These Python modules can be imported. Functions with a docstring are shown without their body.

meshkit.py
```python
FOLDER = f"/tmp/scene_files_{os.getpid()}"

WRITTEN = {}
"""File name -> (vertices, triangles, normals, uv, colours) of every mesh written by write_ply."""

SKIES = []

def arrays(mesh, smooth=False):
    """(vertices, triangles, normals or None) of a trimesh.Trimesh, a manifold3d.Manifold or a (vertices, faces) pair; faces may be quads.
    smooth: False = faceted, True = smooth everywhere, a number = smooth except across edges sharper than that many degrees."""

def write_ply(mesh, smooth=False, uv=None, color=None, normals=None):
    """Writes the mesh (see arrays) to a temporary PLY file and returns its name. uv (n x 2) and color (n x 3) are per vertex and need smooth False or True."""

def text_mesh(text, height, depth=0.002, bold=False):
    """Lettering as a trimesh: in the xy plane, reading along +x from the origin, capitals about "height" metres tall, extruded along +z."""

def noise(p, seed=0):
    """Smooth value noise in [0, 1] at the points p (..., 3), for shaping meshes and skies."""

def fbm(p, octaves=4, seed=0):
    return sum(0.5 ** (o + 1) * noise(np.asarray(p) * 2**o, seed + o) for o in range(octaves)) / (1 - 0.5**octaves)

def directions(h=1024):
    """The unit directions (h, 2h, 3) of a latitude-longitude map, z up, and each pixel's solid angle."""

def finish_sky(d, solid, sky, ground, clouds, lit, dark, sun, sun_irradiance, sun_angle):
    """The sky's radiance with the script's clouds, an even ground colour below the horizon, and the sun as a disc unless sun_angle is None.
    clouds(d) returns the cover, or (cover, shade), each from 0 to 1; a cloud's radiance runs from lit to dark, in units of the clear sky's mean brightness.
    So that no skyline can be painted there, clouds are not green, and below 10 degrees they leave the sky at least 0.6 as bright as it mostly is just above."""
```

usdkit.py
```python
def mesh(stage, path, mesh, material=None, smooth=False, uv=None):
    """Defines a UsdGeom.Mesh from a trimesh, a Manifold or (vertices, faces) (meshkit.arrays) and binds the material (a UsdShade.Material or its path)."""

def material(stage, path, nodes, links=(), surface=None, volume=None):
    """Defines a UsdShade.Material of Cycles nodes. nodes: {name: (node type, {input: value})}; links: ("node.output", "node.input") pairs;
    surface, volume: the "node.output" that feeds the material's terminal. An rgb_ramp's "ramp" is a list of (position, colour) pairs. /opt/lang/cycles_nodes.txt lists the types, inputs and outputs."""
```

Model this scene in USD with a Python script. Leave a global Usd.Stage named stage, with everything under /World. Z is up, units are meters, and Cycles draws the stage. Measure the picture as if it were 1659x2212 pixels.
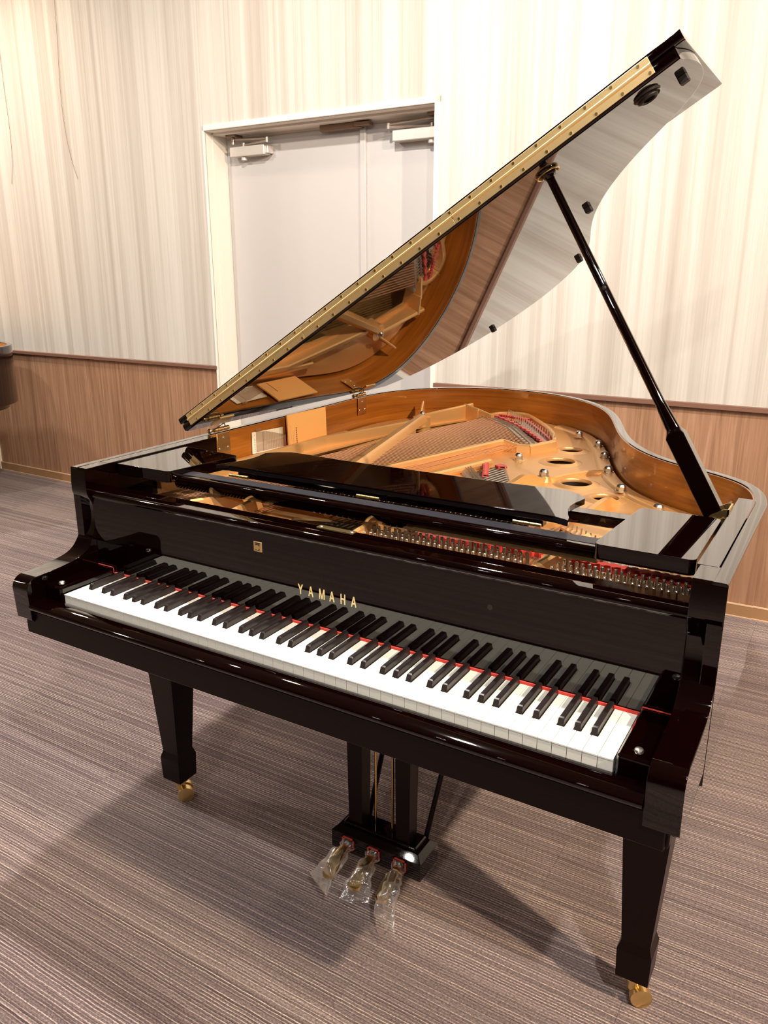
import math, random, numpy as np, trimesh, manifold3d, usdkit, meshkit
from pxr import Usd, UsdGeom, UsdLux, Gf, Sdf, UsdShade
from scipy.interpolate import splprep, splev, CubicSpline
from shapely.geometry import Polygon, LineString, Point, box as sbox
from shapely import affinity
import shapely.ops

random.seed(7); rng = np.random.default_rng(7)
stage = Usd.Stage.CreateInMemory()
UsdGeom.SetStageUpAxis(stage, UsdGeom.Tokens.z); UsdGeom.SetStageMetersPerUnit(stage, 1.0)
W = UsdGeom.Xform.Define(stage, '/World'); stage.SetDefaultPrim(W.GetPrim())
UsdGeom.Scope.Define(stage, '/World/Looks')

# ------------------------------------------------------------------ camera
CAM = np.array([0.8420, -1.0389, 1.4124]); FPX = 1713.956
ROT = np.array([[0.85767882, 0.51418576, -0.00019965], [0.14750927, -0.24642226, -0.95787112], [-0.49257289, 0.82151633, -0.28719832]])
cam = UsdGeom.Camera.Define(stage, '/World/camera')
r, d, f = ROT
cam.AddTransformOp().Set(Gf.Matrix4d(*r, 0, *(-d), 0, *(-f), 0, *CAM, 1))
cam.CreateHorizontalApertureAttr(20.955); cam.CreateVerticalApertureAttr(20.955 * 2212 / 1659)
cam.CreateFocalLengthAttr(20.955 * FPX / 1659); cam.CreateClippingRangeAttr(Gf.Vec2f(0.05, 60))
cam.CreateExposureAttr(-1.45)

# ------------------------------------------------------------------ lights (ceiling downlights)
CEIL = 3.25
WARM, NEUT = (1.0, 0.79, 0.57), (1.0, 0.935, 0.875)
def downlight(x, y, power, col, aim=None, rad=0.055, z=CEIL - 0.02, cone=75, soft=0.6):
    n = 1
    while stage.GetPrimAtPath(f'/World/downlight_{n:03d}'): n += 1
    l = UsdLux.DiskLight.Define(stage, f'/World/downlight_{n:03d}')
    l.CreateRadiusAttr(rad); l.CreateIntensityAttr(power); l.CreateColorAttr(Gf.Vec3f(*col)); l.CreateNormalizeAttr(True)
    s = UsdLux.ShapingAPI.Apply(l.GetPrim()); s.CreateShapingConeAngleAttr(cone); s.CreateShapingConeSoftnessAttr(soft)
    w = np.array([x, y, z]) - np.array([x, y, 0] if aim is None else aim, float); w /= np.linalg.norm(w)
    u = np.cross((0, 1, 0), w); u /= np.linalg.norm(u); v = np.cross(w, u)
    l.AddTransformOp().Set(Gf.Matrix4d(*u, 0, *v, 0, *w, 0, x, y, z, 1))
    return l
K = 26.0
# adjustable spots turned towards the stage wall
for x, y, p, c, aim in [(1.8, -1.36, 2.6, NEUT, (0.1, 0.9, 0.6)), (1.0, -4.2, 2.4, NEUT, (0.5, 1.8, 0.7)), (3.3, -0.4, 9.0, WARM, (-0.65, 1.05, 0.90))]:
    downlight(x, y, p * K, c, aim, cone=(36 if x < 3 else 15) if y > -3 else 26, soft=0.4)
downlight(-2.9, -0.2, 1.5 * K, NEUT, (-3.3, 2.2, 0.8), cone=42, soft=0.5)
# plain downlights over the stage
downlight(-0.58, 0.65, 3.3 * K, NEUT, (-0.58, 1.6, 0), cone=47, soft=0.45)
for x, y, p, c in [(-5.3, 1.5, 2.4, NEUT), (2.3, 1.3, 0.35, NEUT), (-5.7, -3.0, 1.0, WARM)]:
    downlight(x, y, p * K, c)
for _x, _y in ((-1.6, -2.7), (-0.2, -2.7), (1.2, -2.7), (-2.3, -0.7), (-2.2, 1.2), (0.5, -0.75), (-0.9, -1.9), (0.4, -3.9), (-1.0, -3.9)):
    downlight(_x, _y, 0.05 * K, NEUT, rad=0.03, cone=80)      # small dimmed lamps, seen as glints in the lacquer
downlight(-3.95, 1.75, 0.7 * K, WARM)                # wall washers near the door wall
downlight(-1.9, 1.6, 0.35 * K, WARM)

# ------------------------------------------------------------------ materials
def M(name, nodes, links=(), surface='p.BSDF', volume=None):
    return usdkit.material(stage, '/World/Looks/' + name, nodes, links, surface=surface, volume=volume)
def plain(name, col, rough=0.5, **k):
    return M(name, {'p': ('principled_bsdf', dict(base_color=col, roughness=rough, **k))})
lacquer = M('black_lacquer', {'b': ('bevel', {'samples': 4, 'radius': 0.0022}), 'lw': ('layer_weight', {'blend': 0.5}), 'mr': ('map_range', {'range_type': 'smoothstep', 'from_min': 0.33, 'from_max': 0.68, 'to_min': 0.0, 'to_max': 1.0, 'clamp': True}),
    'p': ('principled_bsdf', dict(base_color=(0.0024, 0.0003, 0.0003), roughness=0.03, ior=1.56, coat_roughness=0.015, coat_ior=1.45))},
    [('b.bevel', 'p.normal'), ('b.bevel', 'p.coat_normal'), ('lw.facing', 'mr.value'), ('mr.result', 'p.coat_weight')])
satin_black = M('satin_black', {'t': ('texture_coordinate', {}), 'm': ('mapping', {'scale': (30, 30, 220)}), 'n': ('noise_texture', {'scale': 1, 'detail': 3}),
    'bu': ('bump', {'strength': 0.25, 'distance': 0.0006}), 'p': ('principled_bsdf', dict(base_color=(0.0045, 0.0008, 0.0007), roughness=0.34, specular_ior_level=0.14))},
    [('t.object', 'm.vector'), ('m.vector', 'n.vector'), ('n.fac', 'bu.height'), ('bu.normal', 'p.normal')])
white_key_m = plain('key_white', (0.86, 0.84, 0.76), 0.18)
black_key_m = plain('key_black', (0.013, 0.008, 0.008), 0.4)
red_felt = M('red_felt', {'n': ('noise_texture', {'scale': 900}), 'bu': ('bump', {'strength': 0.4, 'distance': 0.001}),
    'p': ('principled_bsdf', dict(base_color=(0.60, 0.032, 0.014), roughness=0.95, sheen_weight=0.3))}, [('n.fac', 'bu.height'), ('bu.normal', 'p.normal')])
brass = plain('polished_brass', (0.86, 0.64, 0.29), 0.28, metallic=1.0)
hinge_brass = plain('hinge_brass', (0.98, 0.74, 0.36), 0.4, metallic=0.8)
dark_brass = plain('rod_brass', (0.55, 0.38, 0.16), 0.2, metallic=1.0)
gold_leaf = plain('gold_lettering', (1.0, 0.83, 0.42), 0.3, metallic=0.55)
iron_gold = M('bronze_plate_paint', {'n': ('noise_texture', {'scale': 900, 'detail': 1}), 'bu': ('bump', {'strength': 0.06, 'distance': 0.0005}),
    'p': ('principled_bsdf', dict(base_color=(0.86, 0.49, 0.19), roughness=0.36, metallic=0.55, specular_ior_level=0.6))}, [('n.fac', 'bu.height'), ('bu.normal', 'p.normal')])
nickel = plain('nickel', (0.72, 0.67, 0.60), 0.33, metallic=1.0)
steel = plain('steel_wire', (0.62, 0.58, 0.52), 0.3, metallic=1.0)
copper = plain('copper_wire', (0.86, 0.47, 0.27), 0.32, metallic=1.0)
rubber = plain('black_rubber', (0.012, 0.008, 0.008), 0.6)
def wood(name, c0, c1, c2, scale, rough, coat=0.0, dirn='z', distort=0.8):
    sc = {'z': (scale, scale, scale * 0.03), 'h': (scale * 0.035, scale * 0.035, scale)}[dirn]
    sc2 = tuple(s * 5 for s in sc)
    return M(name, {'g': ('geometry', {}), 'm': ('mapping', {'scale': sc}), 'n': ('noise_texture', {'scale': 1, 'detail': 5, 'roughness': 0.6, 'distortion': distort}),
        'm2': ('mapping', {'scale': sc2}), 'n2': ('noise_texture', {'scale': 1, 'detail': 2}),
        'r': ('rgb_ramp', {'ramp': [(0.28, c0), (0.5, c1), (0.72, c2)]}), 'r2': ('rgb_ramp', {'ramp': [(0.3, (0.82, 0.80, 0.78)), (0.65, (1, 1, 1))]}),
        'x': ('mix_color', {'blend_type': 'multiply', 'fac': 0.8}),
        'p': ('principled_bsdf', dict(roughness=rough, coat_weight=coat, coat_roughness=0.05))},
        [('g.position', 'm.vector'), ('m.vector', 'n.vector'), ('n.fac', 'r.fac'), ('g.position', 'm2.vector'), ('m2.vector', 'n2.vector'), ('n2.fac', 'r2.fac'),
         ('r.color', 'x.a'), ('r2.color', 'x.b'), ('x.result', 'p.base_color')])
veneer = wood('mahogany_veneer', (0.22, 0.062, 0.006), (0.37, 0.118, 0.011), (0.47, 0.165, 0.018), 42, 0.3, 0.5, 'h', 0.5)
spruce = wood('spruce_soundboard', (0.26, 0.145, 0.045), (0.31, 0.18, 0.06), (0.35, 0.21, 0.075), 60, 0.4, 0.3, 'h')
maple = plain('bridge_maple', (0.42, 0.33, 0.25), 0.5)
wainscot_m = wood('walnut_panel', (0.235, 0.122, 0.068), (0.345, 0.192, 0.112), (0.45, 0.27, 0.168), 34, 0.42, 0.0, 'z', 1.2)
rail_m = plain('dado_rail_brown', (0.185, 0.095, 0.065), 0.45)
base_m = plain('baseboard_brown', (0.34, 0.19, 0.09), 0.45)
base_edge = plain('baseboard_edge', (0.72, 0.50, 0.32), 0.5)
white_paint = plain('white_door_paint', (0.50, 0.478, 0.46), 0.38)
frame_paint = plain('cream_frame_paint', (0.80, 0.75, 0.66), 0.4)
closer_m = plain('closer_silver', (0.62, 0.58, 0.52), 0.35, metallic=0.3)
arm_m = plain('closer_arm', (0.46, 0.38, 0.32), 0.35, metallic=0.6)
bronze_dark = plain('coordinator_bronze', (0.24, 0.16, 0.11), 0.35, metallic=0.5)
wallpaper = M('streaked_wallpaper', {'g': ('geometry', {}),
    'm1': ('mapping', {'scale': (14, 14, 0.10)}), 'n1': ('noise_texture', {'scale': 1, 'detail': 4, 'roughness': 0.65}),
    'm2': ('mapping', {'scale': (48, 48, 0.45), 'location': (3, 7, 0)}), 'n2': ('noise_texture', {'scale': 1, 'detail': 3, 'roughness': 0.7}),
    'm3': ('mapping', {'scale': (260, 260, 9)}), 'n3': ('noise_texture', {'scale': 1, 'detail': 2}),
    'r1': ('rgb_ramp', {'ramp': [(0.36, (0.47, 0.43, 0.38)), (0.47, (0.515, 0.48, 0.43)), (0.53, (0.565, 0.535, 0.485)), (0.64, (0.61, 0.585, 0.535))]}),
    'r2': ('rgb_ramp', {'ramp': [(0.32, (0.88, 0.86, 0.84)), (0.5, (0.98, 0.975, 0.97)), (0.66, (1.0, 1.0, 1.0))]}),
    'r3': ('rgb_ramp', {'ramp': [(0.3, (0.94, 0.94, 0.94)), (0.7, (1.0, 1.0, 1.0))]}),
    'a': ('mix_color', {'blend_type': 'multiply', 'fac': 1.0}), 'b': ('mix_color', {'blend_type': 'multiply', 'fac': 1.0}),
    'p': ('principled_bsdf', dict(roughness=0.75))},
    [('g.position', 'm1.vector'), ('m1.vector', 'n1.vector'), ('g.position', 'm2.vector'), ('m2.vector', 'n2.vector'), ('g.position', 'm3.vector'), ('m3.vector', 'n3.vector'),
     ('n1.fac', 'r1.fac'), ('n2.fac', 'r2.fac'), ('n3.fac', 'r3.fac'), ('r1.color', 'a.a'), ('r2.color', 'a.b'), ('a.result', 'b.a'), ('r3.color', 'b.b'), ('b.result', 'p.base_color')])
carpet_m = M('striped_loop_carpet', {'g': ('geometry', {}), 'oi': ('object_info', {}), 'sp': ('separate_xyz', {}),
    'mw': ('mapping', {'scale': (9, 9, 1)}), 'nw': ('noise_texture', {'scale': 1, 'detail': 2}),                       # slight wander of the rows of loops
    'w0': ('math', {'math_type': 'multiply_add', 'value2': 0.0050}), 'rib': ('math', {'math_type': 'multiply', 'value2': 440.0}), 'fl': ('math', {'math_type': 'floor'}),
    'c1': ('combine_xyz', {'z': 0.5}), 'wn1': ('white_noise_texture', {'dimensions': '3D'}), 'c2': ('combine_xyz', {'z': 3.5}), 'wn2': ('white_noise_texture', {'dimensions': '3D'}),
    'mr1': ('mapping', {'scale': (7, 440, 1)}), 'nr': ('noise_texture', {'scale': 1, 'detail': 2, 'roughness': 0.7}),    # colour changes along one row
    'mix0': ('mix_float', {'fac': 0.35}), 'mix1': ('mix_float', {'fac': 0.45}), 'md': ('math', {'math_type': 'floored_modulo', 'value2': 3.0}), 'lt': ('math', {'math_type': 'less_than', 'value2': 0.5}), 'sc': ('math', {'math_type': 'multiply_add', 'value2': 0.70, 'value3': 0.06}), 'ad': ('math', {'math_type': 'multiply_add', 'value2': 0.27}),
    'r1': ('rgb_ramp', {'ramp': [(0.22, (0.095, 0.067, 0.068)), (0.36, (0.175, 0.133, 0.130)), (0.54, (0.275, 0.222, 0.213)), (0.66, (0.45, 0.385, 0.355)), (0.80, (0.72, 0.64, 0.57))]}),
    'm3': ('mapping', {'scale': (190, 260, 1)}), 'n3': ('noise_texture', {'scale': 1, 'detail': 2, 'roughness': 0.8}),
    'r3': ('rgb_ramp', {'ramp': [(0.30, (0.42, 0.39, 0.38)), (0.50, (0.95, 0.95, 0.95)), (0.72, (1.65, 1.6, 1.55))]}),
    'mb': ('mapping', {'scale': (0.8, 6.0, 1)}), 'nb': ('noise_texture', {'scale': 1, 'detail': 2}), 'rb': ('rgb_ramp', {'ramp': [(0.35, (0.89, 0.80, 0.82)), (0.65, (1.11, 1.03, 1.0))]}),
    'rv': ('map_range', {'from_min': 0, 'from_max': 1, 'to_min': 0.965, 'to_max': 1.035}),
    'b': ('mix_color', {'blend_type': 'multiply', 'fac': 1.0, 'use_clamp': False}), 'd': ('mix_color', {'blend_type': 'multiply', 'fac': 1.0, 'use_clamp': False}), 'c': ('vector_math', {'math_type': 'scale'}),
    'fr': ('math', {'math_type': 'fraction'}), 'pp': ('math', {'math_type': 'pingpong', 'value2': 0.5}), 'hm': ('math', {'math_type': 'multiply_add', 'value2': 0.7}), 'bu': ('bump', {'strength': 0.75, 'distance': 0.004}),
    'p': ('principled_bsdf', dict(roughness=0.92, specular_ior_level=0.2, sheen_weight=0.1))},
    [('g.position', 'sp.vector'), ('g.position', 'mw.vector'), ('mw.vector', 'nw.vector'), ('nw.fac', 'w0.value1'), ('sp.y', 'w0.value3'), ('w0.value', 'rib.value1'), ('rib.value', 'fl.value1'),
     ('fl.value', 'c1.x'), ('fl.value', 'c2.x'), ('oi.random', 'c2.y'), ('c1.vector', 'wn1.vector'), ('c2.vector', 'wn2.vector'), ('wn1.value', 'mix0.a'), ('wn2.value', 'mix0.b'),
     ('g.position', 'mr1.vector'), ('mr1.vector', 'nr.vector'), ('mix0.result', 'mix1.a'), ('nr.fac', 'mix1.b'), ('mix1.result', 'sc.value1'), ('fl.value', 'md.value1'), ('md.value', 'lt.value1'), ('lt.value', 'ad.value1'), ('sc.value', 'ad.value3'), ('ad.value', 'r1.fac'),
     ('g.position', 'm3.vector'), ('m3.vector', 'n3.vector'), ('n3.fac', 'r3.fac'), ('g.position', 'mb.vector'), ('mb.vector', 'nb.vector'), ('nb.fac', 'rb.fac'),
     ('r1.color', 'b.a'), ('r3.color', 'b.b'), ('b.result', 'd.a'), ('rb.color', 'd.b'), ('d.result', 'c.vector1'), ('oi.random', 'rv.value'), ('rv.result', 'c.scale'),
     ('rib.value', 'fr.value1'), ('fr.value', 'pp.value1'), ('n3.fac', 'hm.value1'), ('pp.value', 'hm.value3'), ('hm.value', 'bu.height'), ('bu.normal', 'p.normal'), ('c.vector', 'p.base_color')])
floor_base_m = plain('carpet_backing', (0.06, 0.045, 0.04), 0.95)
dark_wall = plain('hall_dark_wall', (0.05, 0.030, 0.02), 0.8)
side_wall = plain('hall_side_wall', (0.30, 0.24, 0.16), 0.8)
ceiling_m = plain('hall_ceiling', (0.12, 0.10, 0.08), 0.85)
paper_orange = plain('orange_envelope_paper', (0.93, 0.50, 0.16), 0.7)
paper_white = plain('white_form_paper', (0.90, 0.85, 0.72), 0.7)
ink = plain('printed_ink', (0.10, 0.05, 0.03), 0.7)
ink_soft = plain('printed_line', (0.45, 0.36, 0.26), 0.7)
sleeve_m = M('clear_sleeve', {'t': ('transparent_bsdf', {'color': (0.93, 0.90, 0.87)}), 'g': ('glossy_bsdf', {'color': (1, 1, 1), 'roughness': 0.08}), 'd': ('diffuse_bsdf', {'color': (0.7, 0.6, 0.52)}),
    'm0': ('mix_closure', {'fac': 0.10}), 'm': ('mix_closure', {'fac': 0.12})}, [('t.BSDF', 'm0.closure1'), ('d.BSDF', 'm0.closure2'), ('m0.closure', 'm.closure1'), ('g.BSDF', 'm.closure2')], surface='m.closure')
bag_m = M('thin_plastic_bag', {'n': ('noise_texture', {'scale': 120, 'detail': 3}), 'bu': ('bump', {'strength': 0.5, 'distance': 0.003}),
    't': ('transparent_bsdf', {'color': (0.97, 0.965, 0.96)}), 'g': ('glossy_bsdf', {'color': (1, 1, 1), 'roughness': 0.18}), 'd': ('translucent_bsdf', {'color': (0.92, 0.90, 0.88)}), 'd2': ('diffuse_bsdf', {'color': (0.92, 0.90, 0.88)}),
    'lw': ('layer_weight', {'blend': 0.4}), 'm0': ('mix_closure', {'fac': 0.5}), 'm1': ('mix_closure', {}), 'm': ('mix_closure', {}),
    'mr': ('map_range', {'from_min': 0, 'from_max': 1, 'to_min': 0.08, 'to_max': 0.55}), 'mr2': ('map_range', {'from_min': 0.2, 'from_max': 1, 'to_min': 0.17, 'to_max': 0.7})},
    [('n.fac', 'bu.height'), ('bu.normal', 'g.normal'), ('bu.normal', 'lw.normal'), ('d.BSDF', 'm0.closure1'), ('d2.BSDF', 'm0.closure2'), ('t.BSDF', 'm1.closure1'), ('m0.closure', 'm1.closure2'), ('lw.facing', 'mr.value'), ('lw.facing', 'mr2.value'), ('mr2.result', 'm1.fac'), ('mr.result', 'm.fac'), ('m1.closure', 'm.closure1'), ('g.BSDF', 'm.closure2')], surface='m.closure')
band_m = plain('rubber_band', (0.75, 0.48, 0.25), 0.6)
blue_velvet = plain('rail_top_lacquer', (0.02, 0.02, 0.027), 0.4)
brown_wood = plain('pin_block_wood', (0.045, 0.018, 0.008), 0.5)
brown_body = M('brown_lacquer', {'p': ('principled_bsdf', dict(base_color=(0.008, 0.002, 0.0015), roughness=0.10, coat_weight=0.6, coat_roughness=0.03))})

# ------------------------------------------------------------------ mesh helpers
def numbered(parent, name):
    if not stage.GetPrimAtPath(f'{parent}/{name}'): return f'{parent}/{name}'
    n = 1
    while stage.GetPrimAtPath(f'{parent}/{name}_{n:03d}'): n += 1
    return f'{parent}/{name}_{n:03d}'
def data(prim, **kw):
    for k, v in kw.items():
        if v: prim.SetCustomDataByKey(k, v)
class Node:
    def __init__(s, path, origin): s.path, s.origin = path, np.asarray(origin, float)
def thing(name, label, category, origin=(0, 0, 0), group=None, kind=None):
    p = numbered('/World', name); x = UsdGeom.Xform.Define(stage, p); x.AddTranslateOp().Set(Gf.Vec3d(*map(float, origin)))
    data(x.GetPrim(), label=label, category=category, group=group, kind=kind)
    return Node(p, origin)
def arr(mesh):
    if hasattr(mesh, 'to_mesh'):
        m = mesh.to_mesh(); return np.array(m.vert_properties[:, :3], float), np.array(m.tri_verts)
    if isinstance(mesh, tuple): 
        v, f = np.asarray(mesh[0], float), np.asarray(mesh[1], int)
        if f.shape[1] == 4: f = np.vstack([f[:, [0, 1, 2]], f[:, [0, 2, 3]]])
        return v, f
    return np.array(mesh.vertices), np.array(mesh.faces)
def part(parent, name, mesh, mat, smooth=30, label=None, kind=None):
    v, fc = arr(mesh); p = numbered(parent.path, name)
    m = usdkit.mesh(stage, p, trimesh.Trimesh(v - parent.origin, fc, process=False), mat, smooth=smooth)
    data(m.GetPrim(), label=label, kind=kind)
    return Node(p, parent.origin)
def struct(name, mesh, mat, smooth=False, label=None):
    p = numbered('/World', name); v, fc = arr(mesh)
    m = usdkit.mesh(stage, p, trimesh.Trimesh(v, fc, process=False), mat, smooth=smooth)
    data(m.GetPrim(), kind='structure', label=label, category=name.split('_')[0])
    return Node(p, (0, 0, 0))
def cat(*ms): return trimesh.util.concatenate([trimesh.Trimesh(*arr(m), process=False) for m in ms])
def box(x0, x1, y0, y1, z0, z1, b=0.0):
    x0, x1, y0, y1, z0, z1 = min(x0, x1), max(x0, x1), min(y0, y1), max(y0, y1), min(z0, z1), max(z0, z1)
    if b <= 0:
        m = trimesh.creation.box((x1 - x0, y1 - y0, z1 - z0)); m.apply_translation(((x0 + x1) / 2, (y0 + y1) / 2, (z0 + z1) / 2)); return m
    pts = []
    for X, sx in ((x0, 1), (x1, -1)):
        for Y, sy in ((y0, 1), (y1, -1)):
            for Z, sz in ((z0, 1), (z1, -1)):
                pts += [(X, Y + sy * b, Z + sz * b), (X + sx * b, Y, Z + sz * b), (X + sx * b, Y + sy * b, Z)]
    return trimesh.convex.convex_hull(np.array(pts))
def extrude(poly, z0, z1):
    gs = getattr(poly, 'geoms', [poly]); out = []
    for g in gs:
        if g.is_empty or g.area < 1e-9: continue
        m = trimesh.creation.extrude_polygon(g, z1 - z0, engine='earcut'); m.apply_translation((0, 0, z0)); out.append(m)
    return trimesh.util.concatenate(out)
def extr_x(prof, x0, x1):                     # prof: (y, z) polygon
    m = extrude(Polygon(prof), x0, x1); v = m.vertices.copy(); m.vertices = v[:, [2, 0, 1]]; return m
def extr_y(prof, y0, y1):                     # prof: (x, z)
    m = extrude(Polygon(prof), y0, y1); v = m.vertices.copy(); m.vertices = np.c_[v[:, 0], v[:, 2], v[:, 1]]; m.invert(); return m
def cyl(a, b, r, n=16, r2=None):
    a, b = np.asarray(a, float), np.asarray(b, float); r2 = r if r2 is None else r2
    w = (b - a) / np.linalg.norm(b - a); u = np.cross(w, (0, 0, 1) if abs(w[2]) < 0.9 else (1, 0, 0)); u /= np.linalg.norm(u); q = np.cross(w, u)
    t = np.linspace(0, 2 * np.pi, n, endpoint=False); ring = np.cos(t)[:, None] * u + np.sin(t)[:, None] * q
    v = np.vstack([a + ring * r, b + ring * r2, [a], [b]]); F = []
    for i in range(n):
        j = (i + 1) % n; F += [(i, j, n + j), (i, n + j, n + i), (2 * n, j, i), (2 * n + 1, n + i, n + j)]
    return trimesh.Trimesh(v, F, process=False)
def tube(pts, r, n=6, closed=False):
    pts = np.asarray(pts, float); k = len(pts); V, F = [], []
    tan = np.gradient(pts, axis=0) if not closed else np.roll(pts, -1, 0) - np.roll(pts, 1, 0)
    tan /= np.linalg.norm(tan, axis=1)[:, None]
    ref = np.array([0, 0, 1.0]) if abs(tan[:, 2]).mean() < 0.8 else np.array([1.0, 0, 0])
    for p, t in zip(pts, tan):
        u = np.cross(t, ref); u /= max(np.linalg.norm(u), 1e-9); q = np.cross(t, u)
        a = np.linspace(0, 2 * np.pi, n, endpoint=False); V.append(p + (np.cos(a)[:, None] * u + np.sin(a)[:, None] * q) * r)
    for i in range(k if closed else k - 1):
        for j in range(n):
            a, b, c, e = i * n + j, i * n + (j + 1) % n, ((i + 1) % k) * n + (j + 1) % n, ((i + 1) % k) * n + j
            F += [(a, b, c), (a, c, e)]
    if not closed:
        V.append(pts[[0]]); V.append(pts[[-1]]); m = k * n
        for j in range(n): F += [(m, (j + 1) % n, j), (m + 1, (k - 1) * n + j, (k - 1) * n + (j + 1) % n)]
    return trimesh.Trimesh(np.vstack(V), F, process=False)
def lathe(prof, center, axis=(0, 0, 1), n=24):        # prof: (r, h)
    m = trimesh.creation.revolve(np.array(prof, float), sections=n)
    T = trimesh.geometry.align_vectors((0, 0, 1), axis); T[:3, 3] = center; m.apply_transform(T); return m
def hull(pts): return trimesh.convex.convex_hull(np.asarray(pts, float))
def normals2(path):
    t = np.gradient(path, axis=0); t /= np.linalg.norm(t, axis=1)[:, None]; return np.c_[t[:, 1], -t[:, 0]]
def sweep(path, prof, nrm=None):                      # path (k,2), prof closed loop of (offset along normal, z), ends capped
    path = np.asarray(path, float); N = normals2(path) if nrm is None else nrm; k, m = len(path), len(prof)
    V = np.array([[*(p + n * o), z] for p, n in zip(path, N) for o, z in prof]); F = []
    for i in range(k - 1):
        for j in range(m):
            a, b, c, e = i * m + j, i * m + (j + 1) % m, (i + 1) * m + (j + 1) % m, (i + 1) * m + j
            F += [(a, b, c), (a, c, e)]
    cap = trimesh.creation.triangulate_polygon(Polygon(prof), engine='earcut')[1]
    F = F + [tuple(t) for t in cap] + [tuple((k - 1) * m + t[::-1]) for t in cap]
    tm = trimesh.Trimesh(V, F, process=False); tm.fix_normals(); return tm
def at(x, y, axis, val):                              # the point of a world plane seen at a picture position
    dd = ROT.T @ np.array([(x - 829.5) / FPX, (y - 1106) / FPX, 1.0]); return CAM + dd * ((val - CAM[axis]) / dd[axis])
def seg(a, b, w, z0, z1, wt=None, bev=0.004):         # straight bar in plan with vertical section, optionally narrower top
    a, b = np.array(a, float), np.array(b, float); t = (b - a) / np.linalg.norm(b - a); n = np.array([-t[1], t[0]]); wt = w * 0.7 if wt is None else wt
    za0, zb0 = z0 if isinstance(z0, tuple) else (z0, z0); za, zb = z1 if isinstance(z1, tuple) else (z1, z1); P = []
    for p, zz0, z in ((a, za0, za), (b, zb0, zb)):
        P += [[*(p + n * w / 2), zz0], [*(p - n * w / 2), zz0], [*(p + n * wt / 2), z - bev], [*(p - n * wt / 2), z - bev], [*(p + n * (wt / 2 - bev)), z], [*(p - n * (wt / 2 - bev)), z]]
    return hull(P)

# ================================================================== SETTING
TH = -0.009721756; DW = 2.45565
wd, wn = np.array([math.cos(TH), math.sin(TH), 0]), np.array([-math.sin(TH), math.cos(TH), 0])
def wl(mesh):                                         # wall frame (s along the wall, n into the wall, z) -> world
    v, fc = arr(mesh); return trimesh.Trimesh(np.array([0, DW, 0]) + v[:, [0]] * wd + v[:, [1]] * wn + np.c_[v[:, 0] * 0, v[:, 0] * 0, v[:, 2]], fc, process=False)
SL, SR, ZT = -2.4023, -0.9597, 2.177                  # outer edges of the door frame
OL, OR_, OZ = SL + 0.004, SR - 0.004, ZT - 0.004      # opening cut in the wall
RZ0, RZ1 = 0.879, 0.9005
wallmesh = cat(box(-6.5, OL, 0, 0.24, RZ1 - 0.01, CEIL), box(OR_, 5.2, 0, 0.24, RZ1 - 0.01, CEIL), box(OL, OR_, 0, 0.24, OZ, CEIL))
wall_back = struct('wall_back', wl(wallmesh), wallpaper)
DL2, DR2 = -5.75, -4.652                              # a second door frame at the left edge of the photograph
wains = []
for a, b in ((-6.5, DL2), (DR2, OL), (OR_, 5.2)):
    wains.append(box(a, b, 0.004, 0.24, 0.055, RZ0 + 0.005))
for wmesh in wains: part(wall_back, 'wainscot_panel', wl(wmesh), wainscot_m, smooth=False, label='walnut-grained lower wall panel')
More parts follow.
